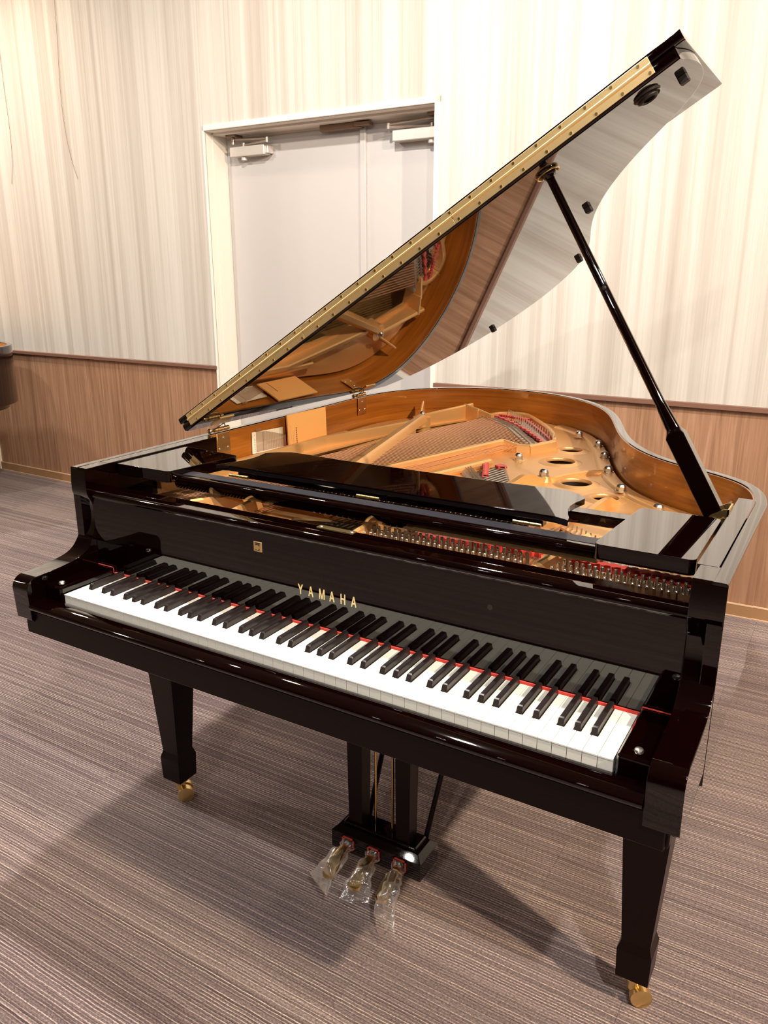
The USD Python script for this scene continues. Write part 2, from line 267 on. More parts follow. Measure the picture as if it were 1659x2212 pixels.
for i, (a, b) in enumerate(((DR2, OL + 0.004), (OR_ - 0.004, 5.2))):
    struct(f'trim_{i + 1}', wl(cat(box(a, b, -0.018, 0.02, RZ0, RZ1, 0.002))), rail_m)
    bb = struct('baseboard_back', wl(box(a, b, -0.008, 0.02, 0.0, 0.057, 0.002)), base_m)
    part(bb, 'edge_strip', wl(box(a, b, -0.0095, 0.0, 0.0535, 0.0585)), base_edge, smooth=False)
    part(bb, 'edge_strip', wl(box(a, b, -0.0115, 0.0, 0.0, 0.004)), base_edge, smooth=False)
struct('ceiling', box(-6.5, 5.2, -7.5, 2.8, CEIL, CEIL + 0.1), ceiling_m)
struct('wall_left', box(-6.6, -6.5, -7.5, 2.8, 0, CEIL), side_wall)
struct('wall_right', box(5.2, 5.3, -7.5, 2.8, 0, CEIL), dark_wall)
struct('wall_front', box(-6.5, 5.2, -7.6, -7.5, 0, CEIL), dark_wall)
floor = struct('floor', box(-6.5, 5.2, -7.5, 2.8, -0.06, -0.006), floor_base_m)
TS, G = 0.5, 0.0002
tiles_rest = []
for j in range(-14, 6):
    for i in range(-14, 12):
        x0 = i * TS + (0.25 if j % 2 else 0.0) + 0.11; y0 = j * TS + 0.47 - 0.5
        x1, y1 = min(x0 + TS, 5.2), min(y0 + TS, 2.5)
        x0c = max(x0, -6.5)
        if y0 >= 2.48 or x1 - x0c < 0.02 or y1 < -7.4: continue
        m = box(x0c + G, x1 - G, y0 + G, y1 - G, -0.006, 0.0, 0.0004)
        if -5.2 < x0 < 1.7 and y0 > -1.2: part(floor, 'carpet_tile', m, carpet_m, smooth=False)
        else: tiles_rest.append(m)
part(floor, 'carpet_field', cat(*tiles_rest), carpet_m, smooth=False, kind='stuff')

# ---- the double door
DEP = 0.165
door = struct('door_1', wl(cat(box(SL, SR, -0.012, 0.006, ZT - 0.028, ZT, 0.002), box(SL, SL + 0.010, -0.012, 0.006, 0, ZT, 0.002), box(SR - 0.028, SR, -0.012, 0.006, 0, ZT, 0.002),
    box(SL + 0.004, SL + 0.010, 0.0, 0.055, 0, ZT - 0.02), box(SL + 0.004, SL + 0.014, 0.055, 0.061, 0, ZT - 0.02), box(SL + 0.004, SL + 0.012, 0.061, 0.24, 0, ZT - 0.02),
    box(SR - 0.028, SR - 0.004, 0.0, 0.24, 0, ZT - 0.02), box(SL + 0.01, SR - 0.02, 0.0, 0.055, ZT - 0.030, ZT - 0.004), box(SL + 0.01, SR - 0.02, 0.055, 0.24, ZT - 0.040, ZT - 0.004),
    box(SL + 0.01, SR - 0.02, DEP + 0.004, 0.24, ZT - 0.062, ZT - 0.02))), frame_paint, label='cream steel door frame')
AX0, AX1 = -1.496, -1.463
part(door, 'door_leaf', wl(box(SL + 0.016, AX0 + 0.006, DEP, DEP + 0.04, 0.008, ZT - 0.050, 0.002)), white_paint, smooth=False, label='wide white door leaf')
part(door, 'door_leaf', wl(box(AX1 - 0.004, SR - 0.030, DEP, DEP + 0.04, 0.008, ZT - 0.050, 0.002)), white_paint, smooth=False, label='narrow white door leaf')
part(door, 'astragal', wl(box(AX0, AX1, DEP - 0.014, DEP + 0.01, 0.008, ZT - 0.058, 0.002)), white_paint, smooth=False)
# closer bodies and their folding arms
for (x0, x1, piv, el, sh) in ((-2.315, -2.075, -2.235, -2.04, -2.30), (-1.278, -0.99, -1.075, -1.29, -1.05)):
    c = part(door, 'door_closer', wl(cat(box(x0, x1, DEP - 0.062, DEP, 2.026, 2.075, 0.003), box(x1 - 0.03 if piv < -2 else x1 - 0.02, x1 + 0.018, DEP - 0.05, DEP, 2.032, 2.07, 0.003))), closer_m, label='silver box door closer')
    part(c, 'pivot_cap', wl(cyl((piv, DEP - 0.035, 2.008), (piv, DEP - 0.035, 2.028), 0.016, 16)), closer_m)
    part(c, 'closer_arm', wl(cat(tube([(piv, DEP - 0.035, 2.083), (el, DEP - 0.075, 2.088)], 0.0055, 8), cyl((piv, DEP - 0.035, 2.07), (piv, DEP - 0.035, 2.095), 0.010, 12))), arm_m)
    part(c, 'closer_arm', wl(cat(tube([(el, DEP - 0.075, 2.097), (sh, DEP - 0.045, 2.115)], 0.005, 8), cyl((el, DEP - 0.075, 2.08), (el, DEP - 0.075, 2.105), 0.009, 12), cyl((sh, DEP - 0.045, 2.09), (sh, DEP - 0.045, 2.128), 0.010, 12))), arm_m)
    part(c, 'arm_bracket', wl(box(sh - 0.035, sh + 0.035, DEP - 0.07, DEP - 0.005, 2.124, 2.137, 0.002)), bronze_dark)
part(door, 'coordinator_bar', wl(cat(box(-1.72, -1.47, DEP - 0.045, DEP - 0.012, 2.106, 2.137, 0.003), box(-1.50, -1.41, DEP - 0.06, DEP - 0.02, 2.112, 2.132, 0.003))), bronze_dark, label='dark bronze bar above the leaves')
d2 = struct('door_2', wl(cat(box(DR2 - 0.06, DR2, -0.014, 0.02, 0, 2.15, 0.002), box(DL2, DL2 + 0.06, -0.014, 0.02, 0, 2.15, 0.002), box(DL2, DR2, -0.014, 0.02, 2.09, 2.15, 0.002))), frame_paint, label='white door frame')
part(d2, 'door_leaf', wl(box(DL2 + 0.05, DR2 - 0.05, 0.0, 0.04, 0.006, 2.1, 0.002)), white_paint, smooth=False)

# ---- two fine threads hanging down the wallpaper
def thread(px, label):
    P = []
    for x, y in px:
        dd = ROT.T @ np.array([(x - 829.5) / FPX, (y - 1106) / FPX, 1.0]); p0 = np.array([0, DW, 0]) - wn * 0.004; P.append(CAM + dd * (((p0 - CAM) @ wn) / (dd @ wn)))
    P = np.array(P); top = P[0].copy(); top[2] = CEIL; P = np.vstack([[top], P]); t = np.linspace(0, 1, 40)
    tck, _ = splprep(P.T, s=0, k=2); P = np.array(splev(t, tck)).T
    t = thing('hanging_thread', label, 'thread', P[-1]); part(t, 'strand', tube(P, 0.0011, 5), plain('thread_%d' % len(P) if False else ('thread_brown' + str(int(px[0][0]))), (0.30, 0.2, 0.12), 0.7))
thread([(1, 130), (10, 200), (22, 290), (26, 345), (25, 397)], 'short brown thread hanging on the wallpaper at the far left edge')
thread([(117, 0), (124, 90), (129, 180), (139, 270), (152, 335), (168, 386)], 'long fine brown thread hanging on the streaked wallpaper left of the door')

# ================================================================== GRAND PIANO
Z0 = 0.73; ZR = 0.9814; PI = math.pi
P = thing('grand_piano', 'large black polished grand piano with raised lid and gold iron plate', 'piano', (0, 0.9, 0))
raw = np.array([(0.697, 0.02), (0.697, 0.2), (0.697, 0.4), (0.697, 0.56), (0.6955, 0.645), (0.683, 0.718), (0.642, 0.785), (0.593, 0.825), (0.538, 0.863), (0.483, 0.901), (0.433, 0.942), (0.390, 0.989), (0.354, 1.040), (0.322, 1.095), (0.295, 1.154), (0.271, 1.214), (0.248, 1.276), (0.226, 1.339), (0.204, 1.402), (0.179, 1.464), (0.152, 1.524), (0.121, 1.582), (0.087, 1.637), (0.048, 1.688), (0.005, 1.735), (-0.044, 1.775), (-0.098, 1.810), (-0.157, 1.838), (-0.220, 1.857), (-0.285, 1.869), (-0.350, 1.870), (-0.414, 1.862), (-0.475, 1.842), (-0.531, 1.813), (-0.582, 1.774), (-0.627, 1.728), (-0.664, 1.674), (-0.693, 1.616), (-0.713, 1.553), (-0.723, 1.486), (-0.727, 1.40), (-0.724, 1.25), (-0.718, 1.1), (-0.708, 0.75), (-0.700, 0.4), (-0.697, 0.2), (-0.697, 0.02)])
tck, _ = splprep(raw.T, s=0.00015); inner = np.array(splev(np.linspace(0, 1, 260), tck)).T
for _p in inner:
    if _p[0] > 0.6 and _p[1] < 0.60: _p[0] = 0.697
    _p[0] = min(_p[0], 0.697)
    if _p[0] < -0.6 and _p[1] < 0.75: _p[0] = -0.697 - 0.011 * max(0.0, (_p[1] - 0.15) / 0.6)
keep = inner[:, 1] > 0.139; inner = inner[keep]; inner = np.vstack([[0.697, 0.137], inner, [-0.697, 0.137]])
nrm = normals2(inner)
if (inner[60] + nrm[60] * 0.1)[0] < inner[60][0]: nrm = -nrm
RT = 0.023
part(P, 'rim', sweep(inner, [(0.0, 0.64), (RT, 0.64), (RT, ZR - 0.0035), (RT - 0.001, ZR - 0.001), (RT - 0.0035, ZR), (0.002, ZR), (0.0, ZR - 0.002)], nrm), lacquer, smooth=25)
vi = (inner[:, 1] > 0.50)
part(P, 'rim_veneer', sweep(inner[vi], [(0.0005, 0.80), (0.0005, ZR - 0.002), (-0.003, ZR - 0.0025), (-0.003, 0.80)], nrm[vi]), veneer, smooth=25, label='orange-brown mahogany inside of the rim')
ring = Polygon(inner)
# underside and soundboard
part(P, 'soundboard', extrude(ring.buffer(-0.002).intersection(sbox(-1, 0.55, 1, 2.2)), 0.795, 0.803), spruce, smooth=False, label='pale spruce soundboard below the strings')
part(P, 'pin_block', box(-0.66, 0.66, 0.21, 0.56, 0.795, 0.812), brown_wood, smooth=False)
part(P, 'belly_beam', cat(seg((-0.5, 0.5), (-0.3, 1.75), 0.08, 0.66, 0.76), seg((0.0, 0.5), (-0.2, 1.75), 0.08, 0.66, 0.76), seg((0.45, 0.5), (-0.1, 1.6), 0.08, 0.66, 0.76)), satin_black, smooth=False)
# arms (cheeks): side profile in (y, z)
def arc(cx, cy, r, a0, a1, n=10): t = np.radians(np.linspace(a0, a1, n)); return [(cx + r * math.cos(a), cy + r * math.sin(a)) for a in t]
scurve = CubicSpline(range(12), np.array([(0.137, 0.980), (0.1345, 0.952), (0.1335, 0.928), (0.137, 0.914), (0.145, 0.898), (0.149, 0.878), (0.149, 0.852), (0.142, 0.824), (0.124, 0.796), (0.093, 0.778), (0.035, 0.770), (-0.015, 0.768)]))
sp = [tuple(p) for p in scurve(np.linspace(0, 11, 72))]
armprof = [(0.205, 0.9812), (0.141, 0.9805)] + sp[1:] + arc(-0.022, 0.740, 0.028, 88, 190, 12) + [(-0.047, 0.672), (-0.042, 0.667), (0.205, 0.667)]
for s in (-1, 1):
    x0, x1 = (0.669, 0.7195) if s > 0 else (-0.7195, -0.669)
    part(P, 'arm', extr_x(armprof[::-1], x0, x1), lacquer, smooth=35)
    a, b = (0.664, 0.6955) if s > 0 else (-0.6955, -0.669)
    part(P, 'arm_rail', extrude(sbox(0.664 if s > 0 else -0.75, 0.204, 0.75 if s > 0 else -0.669, 0.645 if s > 0 else 0.578).intersection(ring.buffer(-0.0011)), 0.72, ZR), lacquer, smooth=False)
# key bed, slip, blocks
part(P, 'key_bed', box(-0.705, 0.705, -0.030, 0.52, 0.634, 0.690, 0.002), satin_black)
slip = [(-0.006, 0.69), (-0.036, 0.690), (-0.040, 0.694), (-0.046, 0.6975)] + arc(-0.046, 0.7045, 0.007, 250, 120, 7) + [(-0.038, 0.7145), (-0.024, 0.7165), (-0.010, 0.716), (-0.006, 0.713)]
part(P, 'key_slip', extr_x(slip, -0.667, 0.667), lacquer, smooth=35, label='polished rounded slip in front of the keys')
part(P, 'bed_front', box(-0.700, 0.700, -0.040, -0.0305, 0.634, 0.692, 0.002), satin_black)
for s in (-1, 1):
    a, b = (0.6155, 0.6665) if s > 0 else (-0.6665, -0.6145)
    kb = part(P, 'key_block', box(a, b, -0.004, 0.1435, 0.692, 0.7455, 0.004), lacquer)
    part(kb, 'lock_screw', lathe([(0, 0.0045), (0.003, 0.0043), (0.006, 0.003), (0.0075, 0.0), (0.0075, -0.001)][::-1], ((a + b) / 2 + 0.001, 0.019, 0.7455), n=20), nickel, label='round nickel screw button')
    part(kb, 'felt_edge', cat(box(a, b, 0.1432, 0.1445, 0.7455, 0.7475), box(a if s > 0 else b - 0.001, a + 0.001 if s > 0 else b, 0.1432, 0.1445, 0.732, 0.7475)), red_felt, smooth=False)
# keys
PW = 0.0235; KB = 0.1436
pattern = 'A#BC#D#EF#G#'; names = ['A', 'A#', 'B', 'C', 'C#', 'D', 'D#', 'E', 'F', 'F#', 'G', 'G#']
offs = {'C#': -0.0024, 'D#': 0.0024, 'F#': -0.0034, 'G#': 0.0, 'A#': 0.0034}
whites, blacks, wi = [], [], 0
for k in range(88):
    nme = names[k % 12]
    if '#' in nme: blacks.append((-26 * PW + wi * PW + offs[nme]))
    else: whites.append(-26 * PW + wi * PW); wi += 1
cuts = shapely.ops.unary_union([sbox(b - 0.0066, 0.0488, b + 0.0066, KB + 0.01) for b in blacks])
for x0 in whites:
    pl = sbox(x0 + 0.0005, 0.0, x0 + PW - 0.0005, KB).difference(cuts)
    top = extrude(pl, Z0 - 0.0022, Z0); body = extrude(pl.intersection(sbox(-1, 0.0012, 1, 1)), 0.700, Z0 - 0.0022)
    part(P, 'white_key', cat(top, body), white_key_m, smooth=False)
for b in blacks:
    z0, z1 = 0.7, Z0 + 0.0125; y0 = 0.0502
    pts = [(b + s * 0.0053, y, z0) for s in (-1, 1) for y in (y0, KB)] + [(b + s * 0.0052, y, Z0 + 0.001) for s in (-1, 1) for y in (y0, KB)]
    pts += [(b + s * 0.0047, y, z1 - 0.002) for s in (-1, 1) for y in (y0 + 0.0035, KB)] + [(b + s * 0.0035, y, z1) for s in (-1, 1) for y in (y0 + 0.007, KB)] + [(b + s * 0.003, y0 + 0.0042, z1 - 0.0012) for s in (-1, 1)]
    part(P, 'black_key', hull(pts), black_key_m, smooth=20)
part(P, 'name_felt', box(-0.613, 0.615, KB + 0.0004, KB + 0.004, 0.722, 0.7345), red_felt, smooth=False, label='thin red felt strip behind the keys')
# fallboard and name
FB = KB + 0.0042
fbp = [(FB, 0.7355), (FB, 0.910)] + arc(FB + 0.006, 0.917, 0.0105, 205, 95, 9) + [(FB + 0.022, 0.9285), (FB + 0.024, 0.925), (FB + 0.024, 0.7355)]
fb = part(P, 'fallboard', extr_x(fbp, -0.6685, 0.6685), lacquer, smooth=35)
for ch, x in zip('YAMAHA', np.linspace(-0.0715, 0.0560, 6)):
    m = meshkit.text_mesh(ch, 0.0205, 0.0007, bold=True); v = m.vertices.copy(); wid = v[:, 0].max(); sx = 0.0125 / wid if ch != 'M' else 0.0145 / wid
    m.vertices = np.c_[x + v[:, 0] * sx, FB - 0.0002 - v[:, 2], 0.7955 + v[:, 1]]; m.invert()
    part(fb, 'brand_letter', m, gold_leaf, smooth=False, label='gold letter ' + ch)
for lx, mt in ((-0.171, brass), (0.345, rubber)):
    lk = cat(box(lx - 0.011, lx + 0.011, FB - 0.0015, FB + 0.001, 0.866, 0.888, 0.0008), cyl((lx, FB - 0.003, 0.876), (lx, FB, 0.876), 0.0055, 16)) if mt is brass else cyl((lx, FB - 0.0012, 0.858), (lx, FB, 0.858), 0.005, 16)
    _l = part(fb, 'lock_plate' if mt is brass else 'rubber_stud', lk, mt)
part(fb, 'lock_hole', cat(box(-0.176, -0.166, FB - 0.0022, FB - 0.001, 0.8695, 0.8825), box(-0.1775, -0.1645, FB - 0.0021, FB - 0.001, 0.8835, 0.8855)), rubber, smooth=False)
st = part(P, 'stretcher', cat(box(-0.668, 0.668, FB + 0.026, 0.206, 0.86, 0.9265, 0.002)), lacquer)
part(st, 'strike_plate', box(-0.053, 0.034, 0.190, 0.2055, 0.9262, 0.9278, 0.0004), brass, smooth=False, label='small brass strike plate')
for sx in (-0.046, 0.027): part(st, 'plate_screw', lathe([(0.0042, 0), (0.0035, 0.0012), (0, 0.0016)], (sx, 0.198, 0.9278), n=12), nickel)

# ---- music stand: shelves, rails and folded desk
SZ = 0.978
for pts, fl in (([(-0.666, 0.222), (-0.494, 0.226), (-0.466, 0.437), (-0.664, 0.452)], 'L'), ([(0.494, 0.226), (0.658, 0.226), (0.657, 0.487), (0.510, 0.487)], 'R')):
    part(P, 'music_shelf', extrude(Polygon(pts).buffer(-0.012).buffer(0.012, quad_segs=6), SZ - 0.027, SZ), lacquer, smooth=30)
mr = part(P, 'music_rail', extr_x([(0.300, 0.935), (0.300, 0.962), (0.298, 0.9645), (0.256, 0.9645)] + arc(0.252, 0.9565, 0.008, 90, 190, 8) + [(0.246, 0.945), (0.250, 0.938)][0:1] + [(0.250, 0.935)], -0.497, 0.496), lacquer, smooth=35)
part(mr, 'rail_strip', box(-0.486, 0.492, 0.263, 0.296, 0.9640, 0.9652), blue_velvet, smooth=False, label='dull blue-grey strip along the rail top')
part(P, 'music_frame', box(-0.485, 0.508, 0.466, 0.506, 0.932, 0.955, 0.003), lacquer)
R_ = [at(x, y, 2, 0.985)[:2] for x, y in [(1070, 1041), (1165, 1052), (1225.7, 1060), (1251, 1068.7), (1262, 1074.5), (1263.6, 1078), (1258, 1080.5), (1242.6, 1087), (1232, 1094), (1227, 1101), (1227, 1112.6), (1229, 1119), (1227, 1125)]]
R_ = np.array(R_); R_ = R_[R_[:, 0] > 0.16]
deskp = [tuple(q) for q in R_] + [(0.392, 0.318), (-0.392, 0.318)] + [(-x, y) for x, y in R_[::-1]]
dk = part(P, 'music_desk', extrude(Polygon(deskp).buffer(0.006).buffer(-0.006), 0.974, 0.986), lacquer, smooth=30, label='shaped music desk panel folded flat')
for hx_ in (-0.355, -0.005, 0.345):
    part(dk, 'desk_hinge', cat(*[cyl((hx_ - 0.028 + k * 0.0112, 0.309, 0.967), (hx_ - 0.0175 + k * 0.0112, 0.309, 0.967), 0.0036, 12) for k in range(5)]), brass)
part(P, 'desk_support', cat(box(-0.37, 0.37, 0.324, 0.345, 0.960, 0.974), box(-0.30, -0.27, 0.34, 0.47, 0.957, 0.974), box(0.24, 0.27, 0.34, 0.47, 0.957, 0.974)), lacquer, smooth=False)

# ---- iron plate
ZP = 0.872; ZS = 0.890                                # web top, bass string height
plate_out = ring.buffer(-0.014).intersection(sbox(-1, 0.205, 1, 2.2))
bassw = Polygon([(-0.655, 0.19), (-0.64, 0.40), (-0.60, 0.90), (-0.53, 1.47), (-0.44, 1.74), (-0.28, 1.80), (0.0, 1.42), (-0.04, 1.29), (-0.12, 1.28), (-0.22, 0.90), (-0.36, 0.40), (-0.33, 0.19)])
tenw = Polygon([(-0.27, 0.19), (-0.24, 0.36), (-0.13, 0.40), (-0.06, 1.04), (-0.03, 1.08), (0.0, 1.05), (0.10, 0.83), (0.03, 0.40), (0.08, 0.19)])
trew = Polygon([(0.07, 0.40), (0.14, 0.78), (0.22, 0.70), (0.24, 0.40)]); tre2 = Polygon([(0.28, 0.40), (0.30, 0.62), (0.44, 0.50), (0.46, 0.40)])
holes = [(0.078, 1.395, 0.036), (0.102, 1.222, 0.043), (0.222, 0.998, 0.042), (0.333, 0.888, 0.033)]
web = plate_out.difference(shapely.ops.unary_union([bassw.buffer(0.01), tenw, trew, tre2] + [Point(x, y).buffer(rr, quad_segs=16) for x, y, rr in holes]))
pl = part(P, 'iron_plate', extrude(web, ZP - 0.005, ZP), iron_gold, smooth=30, label='gold-painted cast iron plate')
for x, y, rr in holes:
    t = np.linspace(0, 2 * PI, 33)[:-1]
    m = trimesh.creation.revolve(np.array([(rr - 0.001, -0.003), (rr - 0.001, 0.002), (rr + 0.001, 0.0045), (rr + 0.004, 0.0045), (rr + 0.009, 0.003), (rr + 0.022, 0.0003), (rr + 0.022, -0.001), (rr - 0.001, -0.003)]), sections=40); m.apply_translation((x, y, ZP))
    part(pl, 'sound_hole_rim', m, iron_gold, smooth=40)
# raised border along the right curve of the plate
bi = (inner[:, 1] > 0.72) & (np.arange(len(inner)) < 150) & (inner[:, 1] < 1.80) & (inner[:, 0] > -0.1)
part(pl, 'plate_border', sweep(inner[bi], [(-0.010, ZP - 0.01), (-0.010, ZP + 0.004), (-0.014, ZP + 0.007), (-0.040, ZP + 0.007), (-0.048, ZP + 0.004), (-0.056, ZP - 0.003), (-0.056, ZP - 0.01)], nrm[bi]), iron_gold, smooth=40)
def bar(name, *ms): part(pl, name, cat(*ms), iron_gold, smooth=28)
bar('plate_flange', seg((-0.665, 0.35), (-0.642, 1.05), 0.03, 0.85, 0.905), seg((-0.642, 1.05), (-0.538, 1.47), 0.03, 0.85, 0.905), seg((-0.69, 0.35), (-0.65, 1.2), 0.03, 0.85, 0.898))
bar('plate_strut', seg((-0.235, 0.40), (-0.535, 1.53), 0.042, 0.892, 0.918, 0.030, 0.007), hull([(*(np.array((-0.548, 1.555)) + 0.034 * np.array((math.cos(a), math.sin(a)))), z) for a in np.linspace(0, 2 * PI, 18) for z in (0.85, 0.902)]))
bar('plate_strut', seg((-0.545, 1.56), (-0.452, 1.79), 0.022, 0.85, (0.912, 0.930)), seg((-0.470, 1.76), (-0.40, 1.74), 0.022, 0.85, (0.930, 0.918)), seg((-0.41, 1.75), (-0.33, 1.71), 0.022, 0.85, (0.918, 0.905)), seg((-0.56, 1.56), (-0.60, 1.66), 0.016, 0.86, (0.900, 0.945), 0.008))
bar('bass_bar', seg((-0.36, 0.40), (-0.225, 0.90), 0.026, 0.858, 0.907, 0.018), seg((-0.225, 0.90), (-0.118, 1.30), 0.026, 0.858, 0.907, 0.018), seg((-0.118, 1.30), (-0.060, 1.292), 0.022, 0.858, (0.907, 0.898)), seg((-0.064, 1.29), (-0.022, 1.298), 0.022, 0.858, 0.898), seg((-0.026, 1.292), (0.022, 1.392), 0.026, 0.858, (0.898, 0.902)))
bar('bass_lip', cat(tube([(-0.175, 0.40, 0.884), (-0.13, 0.82, 0.884), (-0.062, 1.065, 0.884)], 0.013, 12), lathe([(0.013, 0.0), (0.009, 0.009), (0, 0.013)][::1], (-0.062, 1.065, 0.884), (0.25, 0.97, 0), 12)))
tail = [(0.022, 1.40), (0.004, 1.45), (-0.215, 1.80), (-0.25, 1.835), (-0.30, 1.838), (-0.345, 1.80), (-0.35, 1.72)]
tc, _ = splprep(np.array(tail).T, s=0, k=2); tp = np.array(splev(np.linspace(0, 1, 40), tc)).T
bar('tail_frame', sweep(tp, [(-0.010, 0.858), (0.010, 0.858), (0.008, 0.898), (0.004, 0.902), (-0.006, 0.902), (-0.010, 0.898)]))
def web_plate(a, b, prof, w):                          # upright web: prof = (t along a-b, top height)
    a, b = np.array(a, float), np.array(b, float); L = np.linalg.norm(b - a); t = (b - a) / L; n = np.array([-t[1], t[0]])
    m = extrude(Polygon([(0, 0.862)] + [(q * L, z) for q, z in prof] + [(L, 0.862)]), -w / 2, w / 2); v = m.vertices
    m.vertices = np.c_[a[0] + v[:, 0] * t[0] + v[:, 2] * n[0], a[1] + v[:, 0] * t[1] + v[:, 2] * n[1], v[:, 1]]; m.fix_normals(); return m
bar('plate_rib', web_plate((-0.02, 0.45), (0.145, 0.985), [(0, 0.895), (0.6, 0.893), (0.74, 0.897), (0.80, 0.906), (0.845, 0.908), (0.89, 0.901), (0.95, 0.886), (1, 0.885)], 0.014))
rp, _ = splprep(np.array([(0.136, 0.985), (0.156, 1.0), (0.171, 1.038), (0.191, 1.075), (0.218, 1.117), (0.250, 1.148)]).T, s=0); rp = np.array(splev(np.linspace(0, 1, 24), rp)).T
bar('plate_rib', sweep(rp, [(-0.009, 0.864), (0.009, 0.864), (0.007, 0.881), (0.003, 0.884), (-0.003, 0.884), (-0.007, 0.881)]))
bar('plate_rib', web_plate((0.255, 0.40), (0.372, 0.87), [(0, 0.90), (0.72, 0.885), (0.84, 0.897), (0.90, 0.897), (1, 0.874)], 0.013))
for _w in (seg((0.03, 0.22), (0.05, 0.50), 0.022, 0.862, 0.900), seg((0.43, 0.34), (0.46, 0.52), 0.022, 0.862, 0.895)): bar('plate_rib', _w)
part(pl, 'pin_field', extrude(plate_out.intersection(sbox(0.10, 0.205, 0.69, 0.40)), ZP, 0.882), iron_gold, smooth=False)
for _w in (seg((-0.42, 0.215), (-0.30, 0.42), 0.016, 0.88, 0.925, 0.010), seg((-0.30, 0.215), (-0.34, 0.42), 0.016, 0.88, 0.92, 0.010), seg((0.02, 0.215), (0.0, 0.4), 0.016, 0.88, 0.925, 0.010), seg((0.372, 0.225), (0.43, 0.42), 0.032, 0.87, (0.905, 0.93), 0.014)): bar('plate_web', _w)
def bolt(x, y, z, r=0.0125):
    a = np.linspace(0, 2 * PI, 7)[:-1] + 0.3
    ring6 = [(x + r * math.cos(q), y + r * math.sin(q)) for q in a]
    dome = [(x + rr * math.cos(q), y + rr * math.sin(q), z + h) for rr, h in ((r * 0.95, 0.012), (r * 0.75, 0.017), (r * 0.35, 0.020)) for q in np.linspace(0, 2 * PI, 13)[:-1]]
    part(pl, 'plate_bolt', cat(cyl((x, y, z - 0.002), (x, y, z + 0.002), r * 1.25, 20), hull([(*p, z + 0.001) for p in ring6] + [(*p, z + 0.011) for p in ring6] + dome)), nickel, smooth=25, label='nickel acorn bolt')
for x, y in ((0.036, 1.605), (0.140, 1.480), (0.205, 1.325), (0.267, 1.145), (0.352, 0.962), (0.476, 0.822)): bolt(x, y, ZP + 0.007)
for x, y, zb in ((-0.018, 1.19, 0.874), (0.136, 0.985, 0.886)):
    part(pl, 'bolt_boss', cyl((x, y, ZP - 0.004), (x, y, zb), 0.024, 20, 0.017), iron_gold, smooth=40); bolt(x, y, zb)
bolt(-0.548, 1.555, 0.903, 0.012)
# strings
def lerp(a, b, t): return np.array(a, float) * (1 - t) + np.array(b, float) * t
bs, thin = [], []
NB = 34
for i in range(NB):
    t = i / (NB - 1)
    a = lerp((-0.625, 0.207, ZS), (-0.315, 0.207, ZS), t); b = lerp((-0.352, 1.735, ZS + 0.004), (-0.045, 1.335, ZS + 0.004), t); h = lerp((-0.30, 1.815, 0.876), (0.0, 1.43, 0.876), t)
    bs.append(tube([a, b], 0.0017 - 0.0006 * t, 6)); thin.append(tube([b, h], 0.0010, 4))
part(P, 'bass_string', cat(*bs), copper, smooth=40, kind='stuff', label='copper-wound bass strings')
hl = np.array([(-0.02, 1.075), (0.095, 0.845), (0.20, 0.72), (0.30, 0.63), (0.44, 0.52), (0.60, 0.44)])
hx_ = np.linspace(0, 1, len(hl)); HL = lambda t: np.array([np.interp(t, hx_, hl[:, 0]), np.interp(t, hx_, hl[:, 1])])
hitch = []
for i in range(54):
    t = i / 53; e = HL(t); x0 = -0.14 + 0.79 * t
    for k in (-1, 0, 1):
        a = np.array([x0 + k * 0.0028, 0.225 + 0.01 * k, 0.884]); q = np.array([e[0] + k * 0.0022, e[1], 0.876]); thin.append(tube([a, [lerp(a, q, .25)[0], lerp(a, q, .25)[1], 0.887], q], 0.00055, 4))
    hitch.append(tube([(e[0], e[1] + 0.004, ZP - 0.002), (e[0], e[1] + 0.007, ZP + 0.013)], 0.0019, 6))
part(P, 'treble_string', cat(*thin), steel, smooth=40, kind='stuff', label='thin steel treble strings')
for m in hitch: part(P, 'hitch_pin', m, nickel)
for i in range(22):
    t = i / 21; e = lerp((-0.315, 1.822), (0.008, 1.43), t); part(P, 'hitch_pin', tube([(e[0], e[1], 0.87), (e[0] + 0.002, e[1] + 0.006, 0.912)], 0.0018, 6), nickel)
# bridges with their pins
part(P, 'bass_bridge', cat(seg((-0.385, 1.735), (-0.19, 1.56), 0.045, 0.80, ZS + 0.001), seg((-0.19, 1.56), (-0.03, 1.33), 0.045, 0.80, ZS + 0.001)), maple, smooth=20)
part(P, 'treble_bridge', cat(seg((-0.11, 0.99), (0.03, 0.80), 0.04, 0.80, 0.880), seg((0.03, 0.80), (0.22, 0.60), 0.04, 0.80, 0.880), seg((0.22, 0.60), (0.6, 0.36), 0.04, 0.80, 0.880)), maple, smooth=20)
bp = []
for i in range(56):
    t = i / 55; b = lerp((-0.365, 1.728), (-0.20, 1.575), t / 0.5) if t < 0.5 else lerp((-0.20, 1.575), (-0.04, 1.335), (t - 0.5) / 0.5)
    for dy in (-0.018, 0.0, 0.018): bp.append(tube([(b[0] + dy * 0.5, b[1] + dy, ZS), (b[0] + dy * 0.5 - 0.001, b[1] + dy, ZS + 0.0085)], 0.0017, 5))
for i in range(26):
    t = i / 25; b = lerp((-0.10, 0.985), (0.05, 0.79), t)
    for dy in (-0.013, 0.002, 0.015): bp.append(tube([(b[0], b[1] + dy, 0.878), (b[0], b[1] + dy, 0.891)], 0.0018, 5))
part(P, 'bridge_pins', cat(*bp), nickel, kind='stuff')
